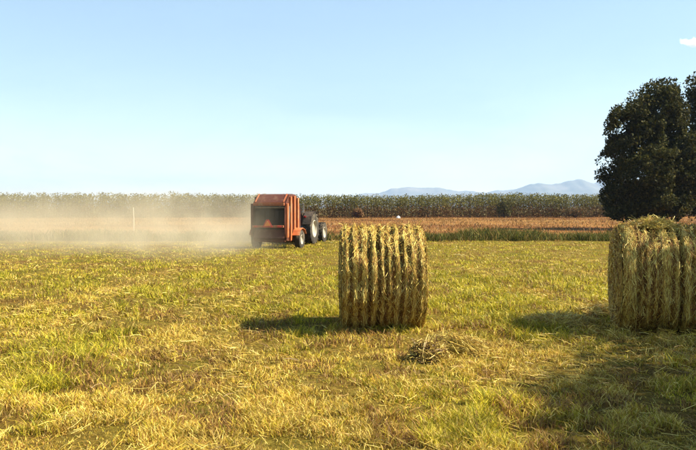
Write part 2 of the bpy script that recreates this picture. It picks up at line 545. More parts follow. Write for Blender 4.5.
tag(link('weed_strip', weeds(301, 52000, -34, 40, 37.2, 41.5, 0.22, 0.66, [(0.075, 0.085, 0.018), (0.11, 0.105, 0.02), (0.05, 0.058, 0.015), (0.17, 0.12, 0.035)], 0.016), M['leaf']),
    'dark green strip of tall weeds along the far edge of the hay field', 'weeds', kind='stuff')
tag(link('dry_grass', weeds(302, 80000, -75, 80, 42, 122, 0.08, 0.30, [(0.23, 0.13, 0.04), (0.19, 0.09, 0.026), (0.11, 0.048, 0.018), (0.27, 0.175, 0.058)], 0.024), M['grass']),
    'sparse tan dry grass on the brown field beyond the weeds', 'dry grass', kind='stuff')

# ------------------------------------------------------------------ belt of young trees behind the brown field
def belt_y(x):
    return 118 + (x + 80) * 0.13
def tree_belt(seed, n):
    rg = np.random.default_rng(seed)
    x = rg.uniform(-92, 104, n)
    row = rg.integers(0, 5, n)
    y = belt_y(x) + row * 1.6 + rg.normal(0, 0.25, n)
    h = 4.15 * (0.84 + 0.30 * fbm(x * 0.10, row * 0.7, seed, 4)) * rg.uniform(0.86, 1.03, n)
    # leaves in a narrow plume round each stem
    k = 46
    t = rg.beta(1.05, 1.05, (n, k))
    rad = (0.85 * (1 - t ** 6) + 0.20) * rg.uniform(0.3, 1.0, (n, k))
    an = rg.uniform(0, 6.283, (n, k))
    c = np.stack([x[:, None] + rad * np.cos(an), y[:, None] + rad * np.sin(an), h[:, None] * (0.03 + 0.97 * t)], -1).reshape(-1, 3)
    tt = t.ravel()
    top = np.array([[0.15, 0.14, 0.035], [0.20, 0.175, 0.045], [0.11, 0.11, 0.028]])[rg.integers(0, 3, n * k)]
    low = np.array([[0.21, 0.125, 0.045], [0.15, 0.07, 0.03], [0.15, 0.11, 0.035]])[rg.integers(0, 3, n * k)]
    f = (rg.random(n * k) < sstep(0.25, 0.70, tt))[:, None]
    cc = np.where(f, top, low) * rg.uniform(0.7, 1.3, (n * k, 1)) * np.repeat(rg.uniform(0.65, 0.92, n) * (0.7 + 0.65 * fbm(x * 0.12, row * 1.0, seed + 40, 3)), k)[:, None]
    a = norm(rg.normal(size=(n * k, 3)) + np.array([0, 0, 0.25]))
    b = norm(np.cross(a, rg.normal(size=(n * k, 3))))
    s = rg.uniform(0.08, 0.155, n * k)[:, None]
    co = np.stack([c - a * s, c + b * s * .6, c + a * s, c - b * s * .6], 1)
    # stems
    sx = np.array([[-.03, 0], [.03, 0]])
    st = np.stack([np.stack([x - .014, y, 0 * x - .05], 1), np.stack([x + .014, y, 0 * x - .05], 1), np.stack([x + .01, y, h * .8], 1), np.stack([x - .01, y, h * .8], 1)], 1)
    co = np.concatenate([co, st], 0)
    cc = np.concatenate([cc, np.tile([[0.07, 0.042, 0.02]], (n, 1))], 0)
    m_ = len(co)
    return mesh_np('tree_belt', co.reshape(-1, 3), np.arange(m_ * 4), np.full(m_, 4), np.repeat(cc, 4, 0))
tag(link('tree_belt', tree_belt(401, 5300), M['leaf']), 'dense belt of slender young trees with brown undergrowth across the skyline', 'trees', kind='stuff')

# ------------------------------------------------------------------ trees and bushes
def crown_mesh(name, lobes, n, smin, smax, cols, seed, shell=0.55, gap=0.42, spray=0):
    rg = np.random.default_rng(seed)
    lob = np.array(lobes, float)
    # sprays of foliage pushing out of each lobe
    sub = []
    for l in lob:
        for q in range(spray):
            d = norm(rg.normal(size=3)); sz = rg.uniform(.18, .38)
            sub.append(np.concatenate([l[:3] + d * l[3:] * rg.uniform(.75, 1.08), l[3:] * sz]))
    if sub: lob = np.concatenate([lob, np.array(sub)], 0)
    vol = lob[:, 3] * lob[:, 4] * lob[:, 5]
    pick = rg.choice(len(lob), n * 2, p=vol / vol.sum())
    u = norm(rg.normal(size=(n * 2, 3)))
    r = shell + (1 - shell) * rg.random(n * 2) ** 0.7
    # uneven outline: each lobe swells and shrinks with direction
    bulge = 0.66 + 0.66 * fbm(u[:, 0] * 2.6 + pick * 3.1, u[:, 2] * 2.6 + u[:, 1] * 1.7, seed, 3)
    c = lob[pick, :3] + u * (r * bulge)[:, None] * lob[pick, 3:]
    g = fbm(c[:, 0] * 1.1 + c[:, 1] * 0.7, c[:, 2] * 1.3 + c[:, 1] * 0.5, seed + 5, 3)
    keep = rg.random(n * 2) < sstep(gap - 0.10, gap + 0.08, g)
    c = c[keep][:n]
    n = len(c)
    clump = fbm(c[:, 0] * 0.9, c[:, 2] * 0.9 + c[:, 1] * .6, seed + 9, 2)[:, None]
    cc = np.array(cols)[rg.integers(0, len(cols), n)] * (0.65 + 0.7 * clump) * rg.uniform(0.75, 1.3, (n, 1))
    return leaf_quads(name, c, rg.uniform(smin, smax, n), cc)

def tree(name, label, base, height, lobes, n, leaf, cols, seed, trunk_r=0.35, group=None, gap=0.42, cat='tree', shell=0.5):
    """lobes relative to the base"""
    rd = random.Random(seed)
    t = empty(name, base)
    tag(t, label, cat, group)
    mb = MB()
    hb = min(l[2] for l in lobes)
    top = Vector((lobes[0][0] * 0.6, lobes[0][1] * 0.6, height * 0.72))
    pts, rad = [], []
    for i in range(8):
        f = i / 7
        p = Vector((0, 0, -0.15)).lerp(top, f) + Vector((rd.uniform(-1, 1), rd.uniform(-1, 1), 0)) * 0.02 * height * f
        pts.append(p); rad.append(trunk_r * (1.25 if i == 0 else 1 - 0.85 * f))
    mb.tube(pts, rad, 10)
    tr = mb.build('trunk', M['bark'], t, smooth=True)
    for i, l in enumerate(lobes):
        q = Vector(l[:3])
        k = max(1, min(6, int(7 * (q.z * 0.55) / (height * 0.72))))
        s = pts[k]
        mid = s.lerp(q, 0.5) + Vector((rd.uniform(-.3, .3), rd.uniform(-.3, .3), 0.25))
        mb = MB().tube([s, mid, q, q + (q - mid) * 0.2], [trunk_r * .42, trunk_r * .28, trunk_r * .15, trunk_r * .05], 7)
        for j in range(4):
            e = q + Vector((rd.uniform(-1, 1) * l[3], rd.uniform(-1, 1) * l[4], rd.uniform(-.6, 1) * l[5])) * 0.8
            mb.tube([mid.lerp(q, .5), q.lerp(e, .5) + Vector((0, 0, .1)), e], [trunk_r * .13, trunk_r * .08, trunk_r * .03], 5)
        mb.build('branch', M['bark'], t, smooth=True)
    cr = link('crown', crown_mesh('crown', lobes, n, leaf[0], leaf[1], cols, seed, shell, gap, 9), M['leaf'], t)
    return t

DARK = [(0.0285, 0.0315, 0.0075), (0.039, 0.0405, 0.009), (0.021, 0.024, 0.00675), (0.06, 0.054, 0.0135), (0.034, 0.036, 0.008), (0.075, 0.066, 0.018)]  # last, lighter tint paints sunlit leaves into the crown colour
D1 = 60.0
def lobe(px, py, rx, rz, d0, dy=0.0, ry=None, bx=0.0, by=0.0):
    """a crown lobe given where it shows; its distance is the tree's own"""
    x, z = xz_at(px, py, d0 + dy)
    k = (d0 + dy) / F
    return (x - bx, dy, z, rx * k, (ry or rx) * k, rz * k)
bx, _ = xz_at(648, 0, D1)
L1 = [lobe(655, 112, 26, 30, D1, 0, 30, bx), lobe(630, 135, 26, 32, D1, -0.8, 26, bx), lobe(616, 165, 20, 30, D1, 0.3, 22, bx), lobe(645, 165, 34, 34, D1, -1.5, 32, bx),
      lobe(668, 130, 19, 40, D1, 0.5, 26, bx), lobe(675, 175, 28, 34, D1, -0.5, 30, bx), lobe(625, 196, 24, 24, D1, -0.4, 24, bx), lobe(655, 202, 34, 22, D1, -0.8, 30, bx),
      lobe(666, 96, 13, 16, D1, 0.4, 16, bx), lobe(640, 104, 14, 15, D1, 0.2, 15, bx)]
tree('broadleaf_tree', 'dark dense broadleaf tree with rounded crown standing behind the shaded hay bale', (bx, D1, 0), 12.2, L1, 82000, (0.07, 0.16), DARK, 501, 0.42, 'dark trees at the edge of the field', gap=0.45)
D2 = 63.0
bx2, _ = xz_at(716, 0, D2)
L2 = [lobe(712, 112, 25, 36, D2, 0, 28, bx2), lobe(706, 150, 22, 34, D2, -0.5, 24, bx2), lobe(730, 150, 30, 36, D2, 0, 28, bx2), lobe(715, 188, 36, 30, D2, -0.6, 30, bx2), lobe(697, 90, 11, 16, D2, 0, 14, bx2),
      lobe(745, 185, 26, 30, D2, 0, 26, bx2)]
tree('broadleaf_tree', 'dark tree with narrow upright top growing beside the rounded broadleaf tree', (bx2, D2, 0), 12.5, L2, 48000, (0.07, 0.16), DARK, 502, 0.40, 'dark trees at the edge of the field', gap=0.44)

# unseen tree added on the near right to shade the corner of the field
LS = [(0, 0, 7.2, 2.2, 2.6, 1.7), (-1.6, 1.2, 6.6, 1.7, 1.9, 1.4), (1.3, -0.8, 6.2, 1.6, 1.8, 1.4), (-0.6, -2.4, 6.4, 1.8, 1.8, 1.4), (0.3, 2.2, 6.4, 1.6, 1.6, 1.2), (0.2, 0.2, 8.6, 1.4, 1.6, 1.1), (1.4, -2.2, 7.4, 1.6, 1.5, 1.2),
      (-2.2, -0.6, 6.6, 1.4, 1.7, 1.1)]
LS += [(-1.0, 3.8, 6.6, 1.6, 1.5, 1.3), (-0.6, 5.0, 7.2, 1.5, 1.3, 1.1)]
tree('broadleaf_tree', 'leafy tree added out of view to shade the grass beside the shaded hay bale', (12.2, 5.0, 0), 8.8, LS, 26000, (0.07, 0.14), DARK, 503, 0.24, gap=0.47, shell=0.1)

# bushes in front of the belt
BUSH = [(0.07, 0.075, 0.024), (0.10, 0.085, 0.03), (0.055, 0.055, 0.022)]
def bush(px, py, hpx, wpx, label, seed, cols=BUSH):
    x = (px - 348) / F * 110
    y = belt_y(x) - 2.5
    x = (px - 348) / F * y
    k = y / F
    h, w_ = hpx * k, wpx * k
    t = empty('bush', (x, y, 0))
    tag(t, label, 'bush', 'bushes in front of the tree belt')
    mb = MB(); rd = random.Random(seed)
    for j in range(5):
        e = Vector((rd.uniform(-.35, .35) * w_, rd.uniform(-.3, .3) * w_, h * .7))
        mb.tube([(0, 0, -.1), e * .5 + Vector((0, 0, .1)), e], [.06, .04, .015], 6)
    mb.build('stem', M['bark'], t)
    lo = [(0, 0, h * .55, w_ * .36, w_ * .36, h * .42), (-w_ * .22, 0, h * .42, w_ * .26, w_ * .26, h * .36), (w_ * .2, .1, h * .4, w_ * .28, w_ * .28, h * .36)]
    link('crown', crown_mesh('crown', lo, 1400, .10, .20, cols, seed, .3, .36), M['leaf'], t)
bush(504, 208, 21, 17, 'dark rounded bush standing out against the tree belt', 601)
bush(358, 212, 10, 12, 'low reddish brown bush at the foot of the tree belt', 602, [(0.16, 0.08, 0.035), (0.11, 0.06, 0.03), (0.2, .12, .05)])
bush(575, 212, 12, 34, 'wide low brown bush near the dark broadleaf tree', 603, [(0.13, 0.07, 0.03), (0.10, 0.07, 0.03), (0.08, .07, .03)])
bush(213, 210, 15, 16, 'dusty olive bush behind the drifting dust', 604)

# ------------------------------------------------------------------ round hay bales
def bale(name, label, loc, rz, width, rad, seed, lump=False, pitch=(0.085, 0.145)):
    rg = np.random.default_rng(seed)
    root = empty(name, loc, rz)
    tag(root, label, 'hay bale', 'round hay bales on the field')
    # grooves round the roll
    edges = [-width / 2]
    while edges[-1] < width / 2 - 0.09:
        edges.append(edges[-1] + rg.uniform(*pitch))
    edges = np.array(edges); edges = -width / 2 + (edges - edges[0]) * width / (edges[-1] - edges[0])
    depth = rg.uniform(0.015, 0.065, len(edges)); depth[[0, -1]] = 0.0
    def radius(x, th):
        xw = x + (fbm(th * 1.6 + 7, th * 0 + 3, seed, 2) - 0.5) * 0.05
        g = np.zeros_like(x)
        for e, dp in zip(edges, depth):
            dq = dp * (0.25 + 1.3 * sstep(0.3, 0.7, fbm(th * 2.2 + e * 31, th * 0 + e * 7, seed + 8, 2)))
            g = np.maximum(g, dq * np.exp(-((xw - e) / 0.030) ** 2))
        lumps = (fbm(x * 5 + 11, th * 3.2, seed + 2, 3) - 0.5) * 0.11
        shoulder = 0.04 * np.exp(-((np.abs(x) - width / 2) / 0.03) ** 2)
        return rad - g + lumps - shoulder
    floor = -rad * 0.955
    nx, nt_ = 110, 150
    xs = np.linspace(-width / 2, width / 2, nx); ths = np.arange(nt_) * 2 * np.pi / nt_
    X, T = np.meshgrid(xs, ths)
    Tn = np.where(T > np.pi, 2 * np.pi - T, T)          # mirrored noise so the seam closes
    Rr = radius(X, Tn)
    Y, Z = Rr * np.cos(T), Rr * np.sin(T)
    Z = np.maximum(Z, floor)
    X = X + (fbm(T * 0 + Y * 4, Z * 4, seed + 4, 2) - .5) * 0.05 * (np.abs(X) > width / 2 - 1e-6)
    co = np.stack([X, Y, Z + rad], -1).reshape(-1, 3)
    i = np.arange(nt_)[:, None] * nx + np.arange(nx - 1)[None]
    j = ((np.arange(nt_) + 1) % nt_)[:, None] * nx + np.arange(nx - 1)[None]
    loops = np.stack([i, i + 1, j + 1, j], -1).reshape(-1, 4)
    link('hay_roll', mesh_np('hay_roll', co, loops.ravel(), np.full(len(loops), 4)), M['hay'], root, smooth=True)
    # spiral end faces
    for s in (-1, 1):
        rr = np.linspace(0.0, 1.0, 26)
        A, Q = np.meshgrid(ths, rr)
        An = np.where(A > np.pi, 2 * np.pi - A, A)
        edge = radius(np.full_like(A, s * width / 2), An)
        ex = co.reshape(nt_, nx, 3)[:, -1 if s > 0 else 0, 0]
        bulge = 0.03 * (1 - Q ** 2) + 0.012 * np.sin(Q * 60 + A) * (Q < 0.97) + (fbm(Q * np.cos(A) * 6, Q * np.sin(A) * 6, seed + 6, 3) - .5) * 0.04 * (1 - Q ** 8)
        XX = s * (width / 2 + bulge)
        XX[-1] = ex
        cz = np.maximum(edge * Q * np.sin(A), floor)
        ce = np.stack([XX, edge * Q * np.cos(A), cz + rad], -1).reshape(-1, 3)
        a = np.arange(25)[:, None] * nt_ + np.arange(nt_)[None]
        b = np.arange(25)[:, None] * nt_ + ((np.arange(nt_) + 1) % nt_)[None]
        lp = np.stack([a, b, b + nt_, a + nt_] if s > 0 else [a, a + nt_, b + nt_, b], -1).reshape(-1, 4)
        link('end_face', mesh_np('end_face', ce, lp.ravel(), np.full(len(lp), 4)), M['hay'], root, smooth=True)
    # straw lying round the roll
    HAY = np.array([[0.52, 0.36, 0.070], [0.68, 0.55, 0.17], [0.34, 0.195, 0.034], [0.17, 0.075, 0.015], [0.56, 0.43, 0.09]])
    n, k = 42000, 4
    x0 = rg.uniform(-width / 2, width / 2, n)
    ds = np.min(np.abs(x0[:, None] - edges[None, 1:-1]), axis=1)
    x0 = x0[(ds > 0.028) | (rg.random(n) < .25)]; n = len(x0)
    th0 = rg.uniform(0, 2 * np.pi, n)
    L = rg.uniform(0.05, 0.24, n); sk = rg.normal(0, 0.36, n)
    fl = rg.random(n) < 0.10
    tq = np.linspace(-.5, .5, k)[None]
    th = th0[:, None] + tq * (L * np.cos(sk) / rad)[:, None]
    x = (x0[:, None] + tq * (L * np.sin(sk))[:, None]).clip(-width / 2 - .02, width / 2 + .02)
    thm = np.mod(th, 2 * np.pi); thm = np.where(thm > np.pi, 2 * np.pi - thm, thm)
    r = radius(x, thm) + rg.uniform(0.001, 0.012, n)[:, None] + np.where(fl, rg.uniform(.015, .06, n), 0.004)[:, None] * (tq * 2 * rg.choice([-1, 1], n)[:, None]).clip(0) ** 1.5
    pts = np.stack([x, r * np.cos(th), r * np.sin(th)], -1)
    pts[..., 2] = np.maximum(pts[..., 2], floor) + rad
    tang = norm(np.gradient(pts, axis=1)); nrm = norm(np.stack([0 * x, np.cos(th), np.sin(th)], -1) + rg.normal(0, .35, (n, 1, 3)))
    side = norm(np.cross(tang, nrm)) * rg.uniform(0.0014, 0.0029, n)[:, None, None]
    # groove strands tinted browner: the shade in the creases put into the colour
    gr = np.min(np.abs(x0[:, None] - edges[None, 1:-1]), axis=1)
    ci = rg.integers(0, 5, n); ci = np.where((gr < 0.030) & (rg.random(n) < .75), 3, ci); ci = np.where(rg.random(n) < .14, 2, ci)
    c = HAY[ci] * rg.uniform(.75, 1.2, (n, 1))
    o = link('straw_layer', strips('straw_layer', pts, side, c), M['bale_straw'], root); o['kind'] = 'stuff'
    # straw on the end faces, laid along the spiral
    for s in (-1, 1):
        n2 = 4200
        q = rad * np.sqrt(rg.random(n2)) * .93; th0 = rg.uniform(0, 2 * np.pi, n2); L = rg.uniform(.05, .22, n2)
        th = th0[:, None] + tq * (L / np.maximum(q, .12))[:, None]
        qq = q[:, None] + tq * rg.normal(0, .05, n2)[:, None]
        xx = s * (width / 2 + 0.03 * (1 - (q / rad) ** 2)[:, None] + 0.004 + rg.uniform(0, .02, n2)[:, None] + rg.uniform(0, .04, n2)[:, None] * np.abs(tq))
        pts = np.stack([xx + 0 * th, qq * np.cos(th), np.maximum(qq * np.sin(th), floor) + rad], -1)
        tang = norm(np.gradient(pts, axis=1))
        side = norm(np.cross(tang, np.array([s, 0, 0.0]) + rg.normal(0, .4, (n2, 1, 3)))) * rg.uniform(.0022, .0045, n2)[:, None, None]
        o = link('end_straw', strips('end_straw', pts, side, HAY[rg.integers(0, 5, n2)] * rg.uniform(.6, 1.1, (n2, 1))), M['bale_straw'], root); o['kind'] = 'stuff'
    # wisps standing off the top and shoulders
    n3 = 1100
    th0 = rg.normal(np.pi / 2, .55, n3); x0 = rg.uniform(-width / 2, width / 2, n3)
    base = np.stack([x0, (rad - .02) * np.cos(th0), (rad - .02) * np.sin(th0) + rad], 1)
    out = np.stack([rg.normal(0, .5, n3), np.cos(th0) + rg.normal(0, .7, n3), np.sin(th0) + rg.normal(0, .25, n3)], 1)
    out = norm(out); L = rg.gamma(2.0, .024, n3).clip(.02, .15)
    mid = base + out * (L * .6)[:, None]
    end = mid + norm(out + np.stack([rg.normal(0, .6, n3), rg.normal(0, .6, n3), -np.ones(n3) * .7], 1)) * (L * .6)[:, None]
    pts = np.stack([base, mid, end], 1)
    side = np.repeat(norm(np.cross(out, rg.normal(size=(n3, 3))))[:, None], 3, 1) * rg.uniform(.002, .004, n3)[:, None, None]
    o = link('loose_wisps', strips('loose_wisps', pts, side, HAY[rg.integers(0, 5, n3)] * rg.uniform(.8, 1.2, (n3, 1))), M['bale_straw'], root); o['kind'] = 'stuff'
    if lump:
        hay_heap_mesh('hay_tuft', root, (-width * .12, -0.05, rad * 2 - 0.05), .30, .24, .12, 1500, seed + 30)
    return root

HEAP = np.array([[0.54, 0.42, 0.085], [0.66, 0.53, 0.15], [0.42, 0.29, 0.055], [0.33, 0.20, 0.04]])
def hay_heap_mesh(name, parent, c, rx, ry, h, n, seed, cols=HEAP, main=None, steep=.45):
    """a tangle of hay stems heaped into a low mound"""
    rg = np.random.default_rng(seed)
    u = norm(rg.normal(size=(n, 3))); r = rg.random(n) ** .45
    p = u * r[:, None] * np.array([rx, ry, h]); p[:, 2] = np.abs(p[:, 2])
    p[:, 2] *= .7 + .6 * fbm(p[:, 0] * 7 + seed, p[:, 1] * 7, seed, 2)
    az = (rg.uniform(0, 6.283, n) if main is None else rg.normal(main, .55, n)); tl = rg.normal(0, steep, n)
    d = np.stack([np.cos(az) * np.cos(tl), np.sin(az) * np.cos(tl), np.sin(tl)], 1)
    L = rg.uniform(.08, .30, n)[:, None]
    bend = rg.normal(0, .03, (n, 3)); bend[:, 2] = np.abs(bend[:, 2])
    pts = np.stack([p - d * L / 2, p + bend, p + d * L / 2 - np.array([0, 0, .02])], 1)
    pts[..., 2] = np.maximum(pts[..., 2], 0.01)
    pts = pts + np.array(c)
    side = np.repeat(norm(np.cross(d, rg.normal(size=(n, 3))))[:, None], 3, 1) * rg.uniform(.0022, .0042, n)[:, None, None]
    o = link(name, strips(name, pts, side, cols[rg.integers(0, len(cols), n)] * rg.uniform(.7, 1.2, (n, 1))), M['straw'], parent)
    return o

bale('hay_bale', 'round hay bale standing alone in full sun on the open stubble near the baler', (0.47, 10.45, 0.0), R(1.0), 1.08, 0.715, 71)
bale('hay_bale', 'round hay bale in dappled shade below the dark trees, tuft of hay on top', (4.28, 10.1, -0.01), R(-12), 1.20, 0.735, 72, lump=True, pitch=(0.07, 0.20))

# loose heaps of hay on the stubble
def heap(label, px, py, rx, ry, h, n, seed, main=None, cols=HEAP, steep=.45):
    x, y = ground_at(px, py)
    z = float(field_z(np.array([x]), np.array([y]))[0])
    o = hay_heap_mesh('hay_heap', None, (0, 0, 0), rx, ry, h, n, seed, cols, main, steep)
    o.location = (x, y, z)
    tag(o, label, 'hay heap', 'loose hay heaps')
heap('small dark tangled clump of hay in front of the lone sunlit bale', 430, 362, .20, .16, .27, 1500, 81, 1.0, np.array([[.26, .15, .035], [.10, .05, .016], [.40, .28, .06], [.52, .40, .10]]), steep=.55)
heap('pale swept wisp of hay beside the dark clump near the lone bale', 458, 355, .32, .24, .22, 3400, 82, -.55)
heap('low pale heap of hay by the shadow of the shaded hay bale', 560, 327, .55, .35, .10, 1800, 83)
heap('pale heap of hay against the end of the shaded hay bale', 596, 318, .30, .28, .12, 1300, 84)

# ------------------------------------------------------------------ round baler
def wheel(parent, c, r, wd, rim_r, lugs, lugh, name='wheel', dish=1):
    w_ = empty(name, c)
    w_.parent = parent
    h = wd / 2
    MB().lathe_x([(-h * .85, rim_r), (-h, r * .86), (-h * .8, r * .965), (0, r), (h * .8, r * .965), (h, r * .86), (h * .85, rim_r), (h * .6, rim_r * .94), (-h * .6, rim_r * .94), (-h * .85, rim_r)], n=40).build('tyre', M['tyre'], w_, smooth=True)
    if lugs:
        mb = MB()
        for s in (-1, 1):
            for k in range(lugs):
                a = 2 * math.pi * (k + (.5 if s > 0 else 0)) / lugs
                x0, x1 = s * h * .04, s * h * .96
                a2 = 0.22
                P = []
                for (xx, aa) in ((x0, a), (x1, a - a2)):
                    for da in (-.045, .045):
                        for rr in (r * .95, r + lugh):
                            P.append((xx, rr * math.cos(aa + da), rr * math.sin(aa + da)))
                mb.add(P, [(0, 1, 3, 2), (4, 6, 7, 5), (0, 4, 5, 1), (2, 3, 7, 6), (0, 2, 6, 4), (1, 5, 7, 3)])
        mb.build('tread_lugs', M['tyre'], w_)
    o = dish * h
    MB().lathe_x([(o * .82, rim_r), (o * .9, rim_r * .93), (o * .45, rim_r * .82), (o * .30, rim_r * .42), (o * .42, rim_r * .34), (o * .42, .001)], n=32).build('rim', M['rim'], w_, smooth=True)
    return w_

BX, BY = -2.93, 30.9
BH = R(-13.0)                                      # heading, turned to the right of the view
bal = empty('round_baler', (BX, BY, 0.0), BH)
bal.scale = (0.94, 0.94, 0.925)
tag(bal, 'orange round hay baler seen from behind, throwing up dust', 'baler')
HW = 0.72
prof = [(-0.98, 0.42), (-1.16, 0.75), (-1.22, 1.25), (-1.18, 1.75), (-1.05, 2.04), (-0.55, 2.40), (0.25, 2.44), (0.82, 2.22), (1.08, 1.7), (1.10, 0.9), (0.75, 0.42), (0.0, 0.30)]
for s in (-1, 1):
    pan = MB().prism(prof, s * HW - .02, s * HW + .02).build('side_panel', M['red'], bal, bevel=.008)
    for (y0, y1, z0, z1) in ((-1.10, -.92, .55, 2.02), (-.62, -.44, .40, 2.32), (-.10, .08, .38, 2.36), (.42, .58, .42, 2.28)):
        MB().box((s * (HW + .065), (y0 + y1) / 2, (z0 + z1) / 2), (.09, y1 - y0, z1 - z0)).build('rib', M['orange'] if s > 0 else M['red'], pan, bevel=.012)  # left ribs get the darker paint: their shade put into the colour
    # dark guard over the drive chains between the ribs
    MB().box((s * (HW + .035), -.76, 1.25), (.03, .24, 1.35)).build('chain_guard', M['red'], pan, bevel=.01)
    MB().box((s * (HW + .035), -.27, 1.30), (.03, .28, 1.45)).build('chain_guard', M['red'], pan, bevel=.01)
    MB().tube([(s * (HW + .05), -.80, .95), (s * (HW + .05), -.70, 1.9)], .035, 8).build('lift_cylinder', M['steel'], bal, smooth=True)
# sloping top cover, beams, belts, lower gate
MB().band([(-1.06, 2.05), (-.80, 2.24), (-.55, 2.385), (-.1, 2.42)], -HW + .03, HW - .03, .03).build('top_cover', M['red'], bal)
MB().band([(.0, 2.425), (.4, 2.40), (.80, 2.21), (1.04, 1.75)], -HW + .03, HW - .03, .03).build('front_cover', M['red'], bal)
for s in (-1, 1):
    MB().box((s * (HW - .09), -.82, 2.26), (.06, .62, .05), (R(36), 0, 0)).build('cover_rail', M['rust'], bal, bevel=.01)
MB().box((0, -1.13, 1.99), (2 * HW - .05, .13, .13)).build('top_beam', M['rust'], bal, bevel=.015)
MB().box((0, -1.235, 1.03), (2 * HW - .05, .10, .10)).build('rear_beam', M['rust'], bal, bevel=.015)
MB().box((0, -1.0, .42), (2 * HW - .05, .12, .14)).build('bottom_beam', M['red'], bal, bevel=.015)
MB().band([(-.70, .45), (-.88, .85), (-.92, 1.3), (-.88, 1.7), (-.74, 2.0), (-.5, 2.2)], -HW + .03, HW - .03, .02).build('shade_backing', M['belt'], bal)  # dark sheet added behind the belts to make the recess read as shade
nb = 6
bw = (2 * HW - .14) / nb
for k in range(nb):
    x = -HW + .07 + bw * (k + .5)
    MB().band([(-.80, .45), (-.98, .85), (-1.02, 1.3), (-.98, 1.7), (-.84, 2.0), (-.6, 2.2)], x - bw * .42, x + bw * .42, .012).build('belt', M['belt'], bal)
for (y, z) in ((-.93, 1.86), (-.96, .74), (-.72, .42)):
    MB().lathe_x([(-HW + .03, .001), (-HW + .03, .055), (HW - .03, .055), (HW - .03, .001)], (0, y, z), 16).build('roller', M['steel'], bal, smooth=True)
MB().box((0, -1.08, .70), (2 * HW - .06, .03, .42), (R(-22), 0, 0)).build('lower_gate', M['red'], bal, bevel=.01)
for s in (-1, 1):
    MB().box((s * .52, -1.30, 1.03), (.16, .035, .08)).build('tail_light', M['lamp'], bal, bevel=.008)
# triangular slow-vehicle plate
tri = [(-.23, -.02), (.23, -.02), (.05, .31), (-.05, .31)]
mb = MB(); z0, y0 = 1.02, -1.315
mb.add([(a, y0, z0 + b) for a, b in tri] + [(a, y0 + .02, z0 + b) for a, b in tri], [(0, 1, 2, 3), (7, 6, 5, 4), (0, 4, 5, 1), (1, 5, 6, 2), (2, 6, 7, 3), (3, 7, 4, 0)])
pl = mb.build('triangle_plate', M['lamp'], bal)
tri2 = [(-.15, .03), (.15, .03), (.02, .25), (-.02, .25)]
mb = MB(); y0 -= .012
mb.add([(a, y0, z0 + b) for a, b in tri2] + [(a, y0 + .008, z0 + b) for a, b in tri2], [(0, 1, 2, 3), (7, 6, 5, 4), (0, 4, 5, 1), (1, 5, 6, 2), (2, 6, 7, 3), (3, 7, 4, 0)])
mb.build('triangle_face', M['triangle'], pl)
MB().tube([(-1.05, .1, .42), (1.05, .1, .42)], .05, 10).build('axle', M['steel'], bal, smooth=True)
for s in (-1, 1):
    wheel(bal, (s * .99, .1, .42), .43, .27, .22, 0, 0, dish=s)
    MB().band([(-.45, .62), (-.28, .84), (.1, .93), (.48, .84), (.62, .66)], s * .99 - .16, s * .99 + .16, .02).build('mudguard', M['orange'], bal)
for s in (-1, 1):
    MB().tube([(s * .5, 1.0, .5), (s * .12, 2.35, .5)], .055, 8).build('drawbar', M['red'], bal)
MB().tube([(0, 2.25, .5), (0, 2.75, .48)], .06, 8).build('hitch', M['steel'], bal)
MB().tube([(0, 1.05, .85), (0, 2.7, .72)], .06, 10).build('drive_shaft', M['black'], bal, smooth=True)
mb = MB()
mb.lathe_x([(-.72, .001), (-.72, .12), (.72, .12), (.72, .001)], (0, .95, .35), 14)
for k in range(14):
    for a in range(4):
        t = a * math.pi / 2 + k * .3
        x = -.68 + k * .105
        mb.box((x, .95 + .2 * math.cos(t), .35 + .2 * math.sin(t)), (.012, .012, .22), (t - math.pi / 2, 0, 0))
mb.build('pickup_reel', M['steel'], bal)

# ------------------------------------------------------------------ tractor
TH = R(-13.0)
fw = Vector((math.sin(-BH), math.cos(-BH), 0))
tp = Vector((BX, BY, 0)) + fw * 3.6 + Vector((-.30, 0, 0))
tr = empty('tractor', (tp.x, tp.y, 0), TH)
tag(tr, 'open tractor hitched ahead of the orange baler, pale wheel rims', 'tractor')
for s in (-1, 1):
    wheel(tr, (s * .74, 0, .74), .73, .40, .40, 18, .035, dish=s)
    wheel(tr, (s * .70, 2.15, .50), .49, .27, .27, 16, .022, dish=s)
    MB().band([(-.72, .95), (-.55, 1.30), (-.2, 1.52), (.25, 1.52), (.62, 1.25)], s * .74 - .2, s * .74 + .2, .02).build('fender', M['black_paint'], tr)
    MB().box((s * .44, .05, 1.22), (.03, .9, .55)).build('fender_side', M['black_paint'], tr, bevel=.01)
    MB().box((s * .62, -.60, 1.30), (.10, .05, .07)).build('tail_light', M['lamp'], tr, bevel=.01)
    MB().lathe_x([(-.07, .001), (-.07, .09), (.05, .07), (.05, .001)], (0, 0, 0), 16).build('headlight', M['glass_lamp'], tr, smooth=True)
    hl = tr.children[-1] if False else bpy.data.objects[-1] if False else None
mb = MB()
hood = [(-.33, .80), (.33, .80), (.33, 1.28), (.24, 1.42), (-.24, 1.42), (-.33, 1.28)]
mb.add([(a, .75, b) for a, b in hood] + [(a * .9, 2.75, .03 + b * .95) for a, b in hood], [tuple(range(5, -1, -1)), tuple(range(6, 12))] + [(i, (i + 1) % 6, 6 + (i + 1) % 6, 6 + i) for i in range(6)])
mb.build('hood', M['red'], tr, bevel=.02)
MB().box((0, 2.775, 1.05), (.5, .04, .55)).build('grille', M['black'], tr, bevel=.01)
MB().box((0, 1.0, .68), (.42, 3.2, .30)).build('chassis', M['steel'], tr, bevel=.02)
MB().tube([(-.62, 0, .74), (.62, 0, .74)], .12, 12).build('rear_axle', M['steel'], tr, smooth=True)
